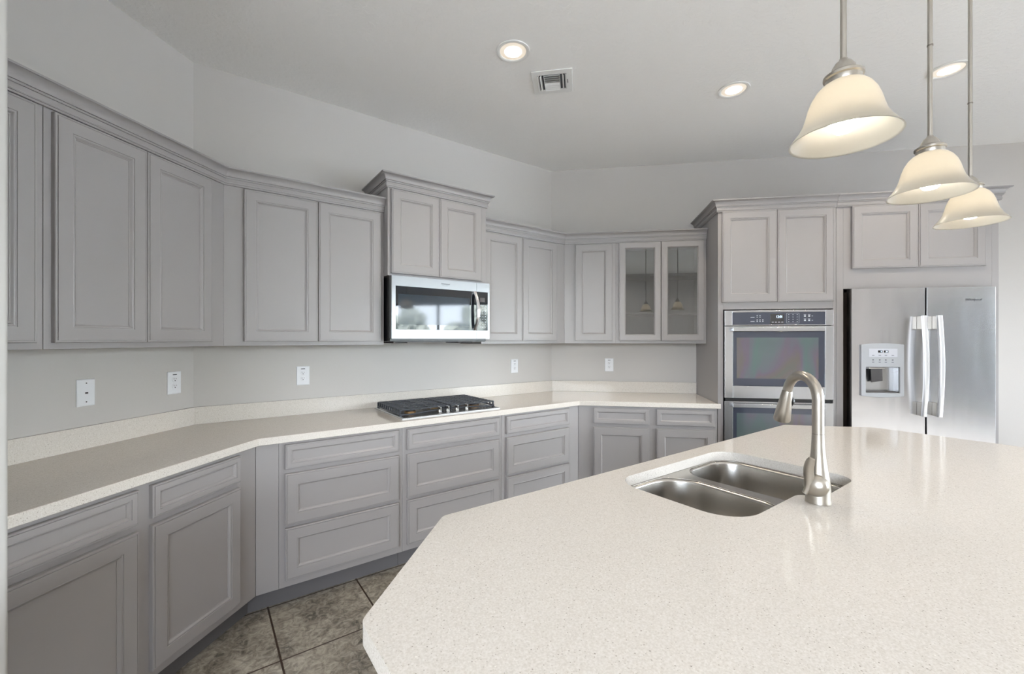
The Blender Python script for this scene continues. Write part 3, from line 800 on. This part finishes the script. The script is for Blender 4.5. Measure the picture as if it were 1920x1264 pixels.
for z in (1.213, 1.127): MB().lathe([(.003, .006), (.003, .0068)], 1.638, .001, z, 12, 'd').build('screw', M['slot'], t)

# ------------------------------------------------------------------ island
IP = [(.230, -.773), (.555, -1.098), (2.760, -1.092), (3.090, -.760), (3.090, .28), (2.765, .605), (.555, .605), (.230, .28)]
top_poly = fillet(IP, [.035] * 8, 5)
sink_hole = fillet([(1.183, -1.018), (1.915, -1.014), (1.915, -.517), (1.598, -.517), (1.556, -.577), (1.183, -.577)], [.10, .10, .075, .04, .04, .115], 8)
it = thing('island', 'large kitchen island with chamfered corners and gray cabinet base', 'island', FI, 1.66, -.25, 0)
topm = MB().holed_prism(top_poly, [sink_hole], .8765, .914).build('island_countertop', M['quartz'], it, bevel=.004, seg=3)
topm['label'] = 'off-white speckled quartz slab'
bp = [(.60, -.78), (.86, -1.055), (2.68, -1.05), (2.96, -.75), (2.96, -.02), (2.80, .18), (.80, .18), (.60, -.02)]
bi = [(.63, -.765), (.872, -1.03), (2.668, -1.025), (2.93, -.738), (2.93, -.035), (2.785, .155), (.815, .155), (.63, -.035)]
MB().holed_prism(bp, [bi], .10, .876).build('island_cabinet', M['cabinet'], it)
MB().prism([(.68, -.74), (.90, -.98), (2.64, -.975), (2.88, -.72), (2.88, -.08), (2.76, .10), (.84, .10), (.68, -.08)], .001, .0995).build('toe_kick', M['toe'], it)

# sink
st = thing('kitchen_sink', 'undermount stainless double-bowl sink set in the island top', 'sink', FI, 1.55, -.77, .66)
fl_outer = fillet([(1.165, -1.023), (1.933, -1.023), (1.933, -.500), (1.595, -.500), (1.545, -.560), (1.165, -.560)], [.11, .11, .08, .04, .04, .12], 8)
B1 = fillet([(1.188, -1.012), (1.530, -1.012), (1.520, -.584), (1.188, -.584)], [.10, .13, .09, .10], 8)
B2 = fillet([(1.570, -1.008), (1.910, -1.008), (1.910, -.523), (1.588, -.523)], [.10, .10, .085, .06], 8)
mb = MB().holed_prism(fl_outer, [B1, B2], .872, .8760)
mb.build('sink_rim', M['sink_steel'], st, bevel=.0015, seg=2)
def bowl(poly, dep, cu, cd):
    mb = MB(); C_ = Vector((sum(p[0] for p in poly) / len(poly), sum(p[1] for p in poly) / len(poly)))
    rings = []
    for ins, z in ((0, .8725), (.003, .862), (.008, .78), (.014, .872 - dep + .05), (.022, .872 - dep + .025), (.040, .872 - dep + .008), (.070, .872 - dep)):
        r = []
        for p in poly:
            v = Vector(p) - C_; k = 1 - ins / v.length
            r.append((C_.x + v.x * k, -(C_.y + v.y * k), z))
        rings.append(r)
    mb.loops(rings, False, True)
    o = mb.build('sink_bowl', M['sink_steel'], st, angle=60)
    s_ = o.modifiers.new('thick', 'SOLIDIFY'); s_.thickness = .0015; s_.offset = 1
    MB().lathe([(.045, .0005), (.043, .003), (.034, .003), (.030, -.002)], C_.x, C_.y, .872 - dep + .0015, 24).build('drain', M['chrome'], o)
bowl(B1, .19, 0, 0); bowl(B2, .21, 0, 0)

# faucet, a pull-down with its spout swung towards the ovens
fx, fd = 1.536, -.512
ft = thing('faucet', 'brushed nickel pull-down faucet with high arched spout at the sink', 'faucet', FI, fx, fd, .9145)
mb = MB()
prof = [(.0345, 0), (.0345, .004), (.0335, .010), (.0325, .040), (.030, .075), (.0255, .105), (.0215, .130), (.0185, .160), (.0170, .190), (.0165, .2085)]
mb.lathe(prof, fx, fd, .9145, 40); mb.build('faucet_body', M['nickel'], ft)
MB().lathe([(.0158, .2085), (.0158, .2105)], fx, fd, .9145, 32).build('joint_ring', M['nickel_dark'], ft)
sd = math.radians(100) - PI / 4           # spout direction in the island frame
sx, sy = math.cos(sd), math.sin(sd)
def sp(r, z): return (fx + sx * r, -fd + sy * r, z)
R = .072; zc = 1.226; path = [sp(0, .9145 + .2105), sp(0, 1.17), sp(0, 1.20)]
for k in range(25):
    a = PI * k / 24 * 0.93
    path.append(sp(R - R * math.cos(a), zc + R * .98 * math.sin(a)))
perp = (-sy, sx, 0)
MB().tube(path, [.0163] * 3 + [.0163 - .0018 * k / 24 for k in range(25)], 28, up=perp).build('spout', M['nickel'], ft)
e1 = Vector(path[-1]); dr_ = (e1 - Vector(path[-2])).normalized()
pp = [e1 + dr_ * s for s in (.001, .004, .034, .068, .108, .112)]
sh = MB().tube([tuple(p) for p in pp], [.0150, .0160, .0190, .0225, .0262, .0245], 32, up=perp).build('spray_head', M['nickel'], ft)
MB().tube([tuple(e1 - dr_ * .0012), tuple(e1 + dr_ * .0008)], [.0142, .0142], 24, up=perp).build('joint_ring', M['nickel_dark'], ft)
# rocker button on the side of the spray head that faces the post
bd = Vector((-sx, -sy, 0)); c0 = e1 + dr_ * .022; c1 = e1 + dr_ * .058
sidev = Vector(perp).normalized()
n_ = (Vector((.809, -.588, 0)) * .9 + Vector((-.588, -.809, 0)) * .45).normalized()
bt = MB(); pth = [tuple(c0 + (c1 - c0) * k / 8 + n_ * (.0150 + .0050 * k / 8)) for k in range(9)]
bt.tube(pth, [.0025 + .0075 * math.sin(PI * k / 8) for k in range(9)], 14, up=perp); bt.build('rocker_button', M['black'], sh)
# handle: a ball on the side of the body and a leaf-shaped lever
hd = math.radians(234) - PI / 4
hx, hy = math.cos(hd), math.sin(hd)
def hp_(r, z, s=0): return (fx + hx * r - hy * s, -fd + hy * r + hx * s, z)
hb = MB(); zz = .973
hb.tube([hp_(.012, zz), hp_(.028, zz), hp_(.036, zz), hp_(.044, zz), hp_(.050, zz), hp_(.054, zz)], [.031, .033, .033, .028, .019, .007], 28).build('handle_ball', M['nickel'], ft)
lv = MB(); P = []; S_ = []
for k in range(15):
    s = k / 14
    P.append(hp_(.050 + .010 * s - .006 * math.sin(PI * s), zz - .026 + .112 * s, -.026 + .021 * s + .004 * math.sin(2 * PI * s)))
    S_.append(.55 + .30 * math.sin(PI * s) ** 2 + .45 * s * (1 if s < .9 else (1 - s) / .1 * .75 + .25))
lv.sweep(P, [(.0128 * math.cos(2 * PI * k / 16), .0062 * math.sin(2 * PI * k / 16)) for k in range(16)], up=(hx, hy, 0), scale=S_).build('lever', M['nickel'], ft)

# ------------------------------------------------------------------ pendants over the island
SH = [(.0905, 0), (.0895, .0025), (.083, .011), (.075, .022), (.0675, .036), (.0625, .052), (.0585, .068), (.053, .083), (.0455, .096), (.036, .106), (.026, .112)]
def pendant(x, y, label, first=None):
    zr = 1.805
    t = thing('pendant_lamp', label, 'pendant lamp', FW, x, -y, zr, 'pendants over the island')
    mb = MB(); inner = [(r - .003, h + .0008) for r, h in SH][::-1]
    mb.lathe(SH + inner, x, -y, zr, 56, close=False)
    bmesh.ops.remove_doubles(mb.bm, verts=mb.bm.verts, dist=1e-6)
    # close rim and neck between the outer and inner skins
    es = [e_ for e_ in mb.bm.edges if e_.is_boundary]
    if es: bmesh.ops.bridge_loops(mb.bm, edges=es)
    mb.build('lamp_shade', M['frosted'], t, angle=60)
    MB().lathe([(.0285, .108), (.0295, .112), (.0295, .119), (.033, .121), (.033, .126), (.0285, .129), (.021, .134), (.0185, .142), (.0135, .150), (.0080, .154), (.0065, .158)], x, -y, zr, 36).build('socket_cap', M['nickel'], t)
    MB().lathe([(.0055, .158), (.0055, H - zr - .02)], x, -y, zr, 20).build('rod', M['nickel'], t)
    MB().lathe([(.0065, .40), (.0065, .404)], x, -y, zr, 16).build('rod_joint', M['nickel_dark'], t)
    MB().lathe([(.02, H - zr - .030), (.058, H - zr - .022), (.062, H - zr - .001)], x, -y, zr, 32).build('canopy', M['nickel'], t)
    MB().lathe([(.004, .013), (.015, .016), (.0225, .026), (.025, .040), (.0225, .054), (.016, .068), (.014, .090), (.012, .104)], x, -y, zr, 28).build('bulb', M['bulb'], t)
pendant(.509, .928, 'nearest and largest-looking of the three frosted bell pendants over the island')
pendant(.933, 1.317, 'middle frosted bell pendant of the three over the island')
pendant(1.294, 1.660, 'farthest frosted bell pendant of the three, in front of the fridge cabinet')

# ------------------------------------------------------------------ ceiling fittings
def downlight(x, y, label, watts=None):
    t = thing('downlight', label, 'ceiling light', FW, x, -y, H, 'recessed ceiling lights')
    z = H - .0005
    MB().lathe([(.0955, 0), (.0945, -.005), (.086, -.007), (.076, -.004), (.074, -.0015), (.074, 0)], x, -y, z, 48, close=False).build('trim_ring', M['trim_white'], t)
    MB().lathe([(.0735, -.0008), (.060, -.0025), (.050, -.0035)], x, -y, z, 48, close=False).build('baffle', M['baffle_glow'], t)
    MB().lathe([(.050, -.0035), (.040, -.0060), (.020, -.0075), (.003, -.008)], x, -y, z, 40).build('lamp_lens', M['lens'], t)
    l = bpy.data.lights.new('downlight_beam', 'SPOT'); l.energy = watts or RECESS_W; l.color = (1, .97, .95) if watts else (1, .87, .70); l.spot_size = math.radians(160 if watts else 125); l.spot_blend = .8; l.shadow_soft_size = .05
    lo = bpy.data.objects.new('downlight_beam', l); COL.objects.link(lo); lo.location = (0, 0, -.015); lo.parent = t
M['baffle_glow'] = emit('lit_baffle', (1.0, 0.80, 0.56), 0.28)  # baffle given its own warm glow in place of lamp light on it
for k_, (x, y) in enumerate([(-1.2, -2.2), (.9, -2.4), (3.0, -2.2), (5.2, -2.2), (4.0, -.2), (5.4, .8), (5.4, 2.6)]):  # unseen ceiling lamps added as fill to brighten the room
    downlight(x, y, ['leftmost', 'second', 'third', 'fourth', 'fifth', 'sixth', 'seventh'][k_] + ' added fill light on the ceiling, unseen behind the view', LIVING_FILL_W)
downlight(-.374, 2.398, 'round recessed ceiling light left of the air vent')
downlight(.994, 2.993, 'round recessed ceiling light right of the vent, left of the pendants')
downlight(2.205, 2.976, 'round recessed ceiling light seen between the pendant rods')

# air vent
vx0, vx1, vy0, vy1 = -.296, -.045, 2.595, 2.838
t = thing('air_vent', 'white ceiling air vent with louvers turned three ways', 'air vent', FW, -.17, -2.716, H)
z = H - .0006
fr_o = [(vx0, -vy0), (vx1, -vy0), (vx1, -vy1), (vx0, -vy1)]
ix0, ix1, iy0, iy1 = vx0 + .035, vx1 - .038, vy0 + .042, vy1 - .042
MB().holed_prism(fr_o, [[(ix0, -iy0), (ix1, -iy0), (ix1, -iy1), (ix0, -iy1)]], z - .007, z).build('vent_frame', M['trim_white'], t, bevel=.003)
MB().box(ix0 + .0005, ix1 - .0005, -(iy0 + .0005), -(iy1 - .0005), z - .0018, z - .0004).build('vent_backing', M['ink'], t)
def slat(u0, u1, y0, y1, lean, along):
    mb = MB()
    a = [(u0, y0), (u1, y0), (u1, y1), (u0, y1)]
    dx, dy = (lean, 0) if along == 'y' else (0, lean)
    lo = [mb.bm.verts.new((x + dx, y + dy, z - .014)) for x, y in a]; hi = [mb.bm.verts.new((x, y, z - .002)) for x, y in a]
    mb.bm.faces.new(lo); mb.bm.faces.new(hi)
    for i in range(4): mb.bm.faces.new((lo[i], lo[(i + 1) % 4], hi[(i + 1) % 4], hi[i]))
    mb.build('louver', M['trim_white'], t, smooth=False)
for k in range(2): slat(ix0 + .006 + k * .017, ix0 + .009 + k * .017, iy0 + .003, iy1 - .003, -.008, 'y'); slat(ix1 - .009 - k * .017, ix1 - .006 - k * .017, iy0 + .003, iy1 - .003, .008, 'y')
cu0, cu1 = ix0 + .042, ix1 - .042
n = 8
for k in range(n):
    yy = iy0 + .010 + (iy1 - iy0 - .02) * k / (n - 1)
    slat(cu0, cu1, yy - .0012, yy + .0012, -.009 if k < n / 2 else .009, 'x')
for u in (cu0 - .003, cu1 + .001): MB().box(u, u + .002, -(iy0 + .002), -(iy1 - .002), z - .013, z - .002).build('divider', M['trim_white'], t)
MB().box(ix1 + .006, ix1 + .010, -(vy0 + .10), -(vy0 + .135), z - .010, z - .0072).build('damper_lever', M['ink'], t)
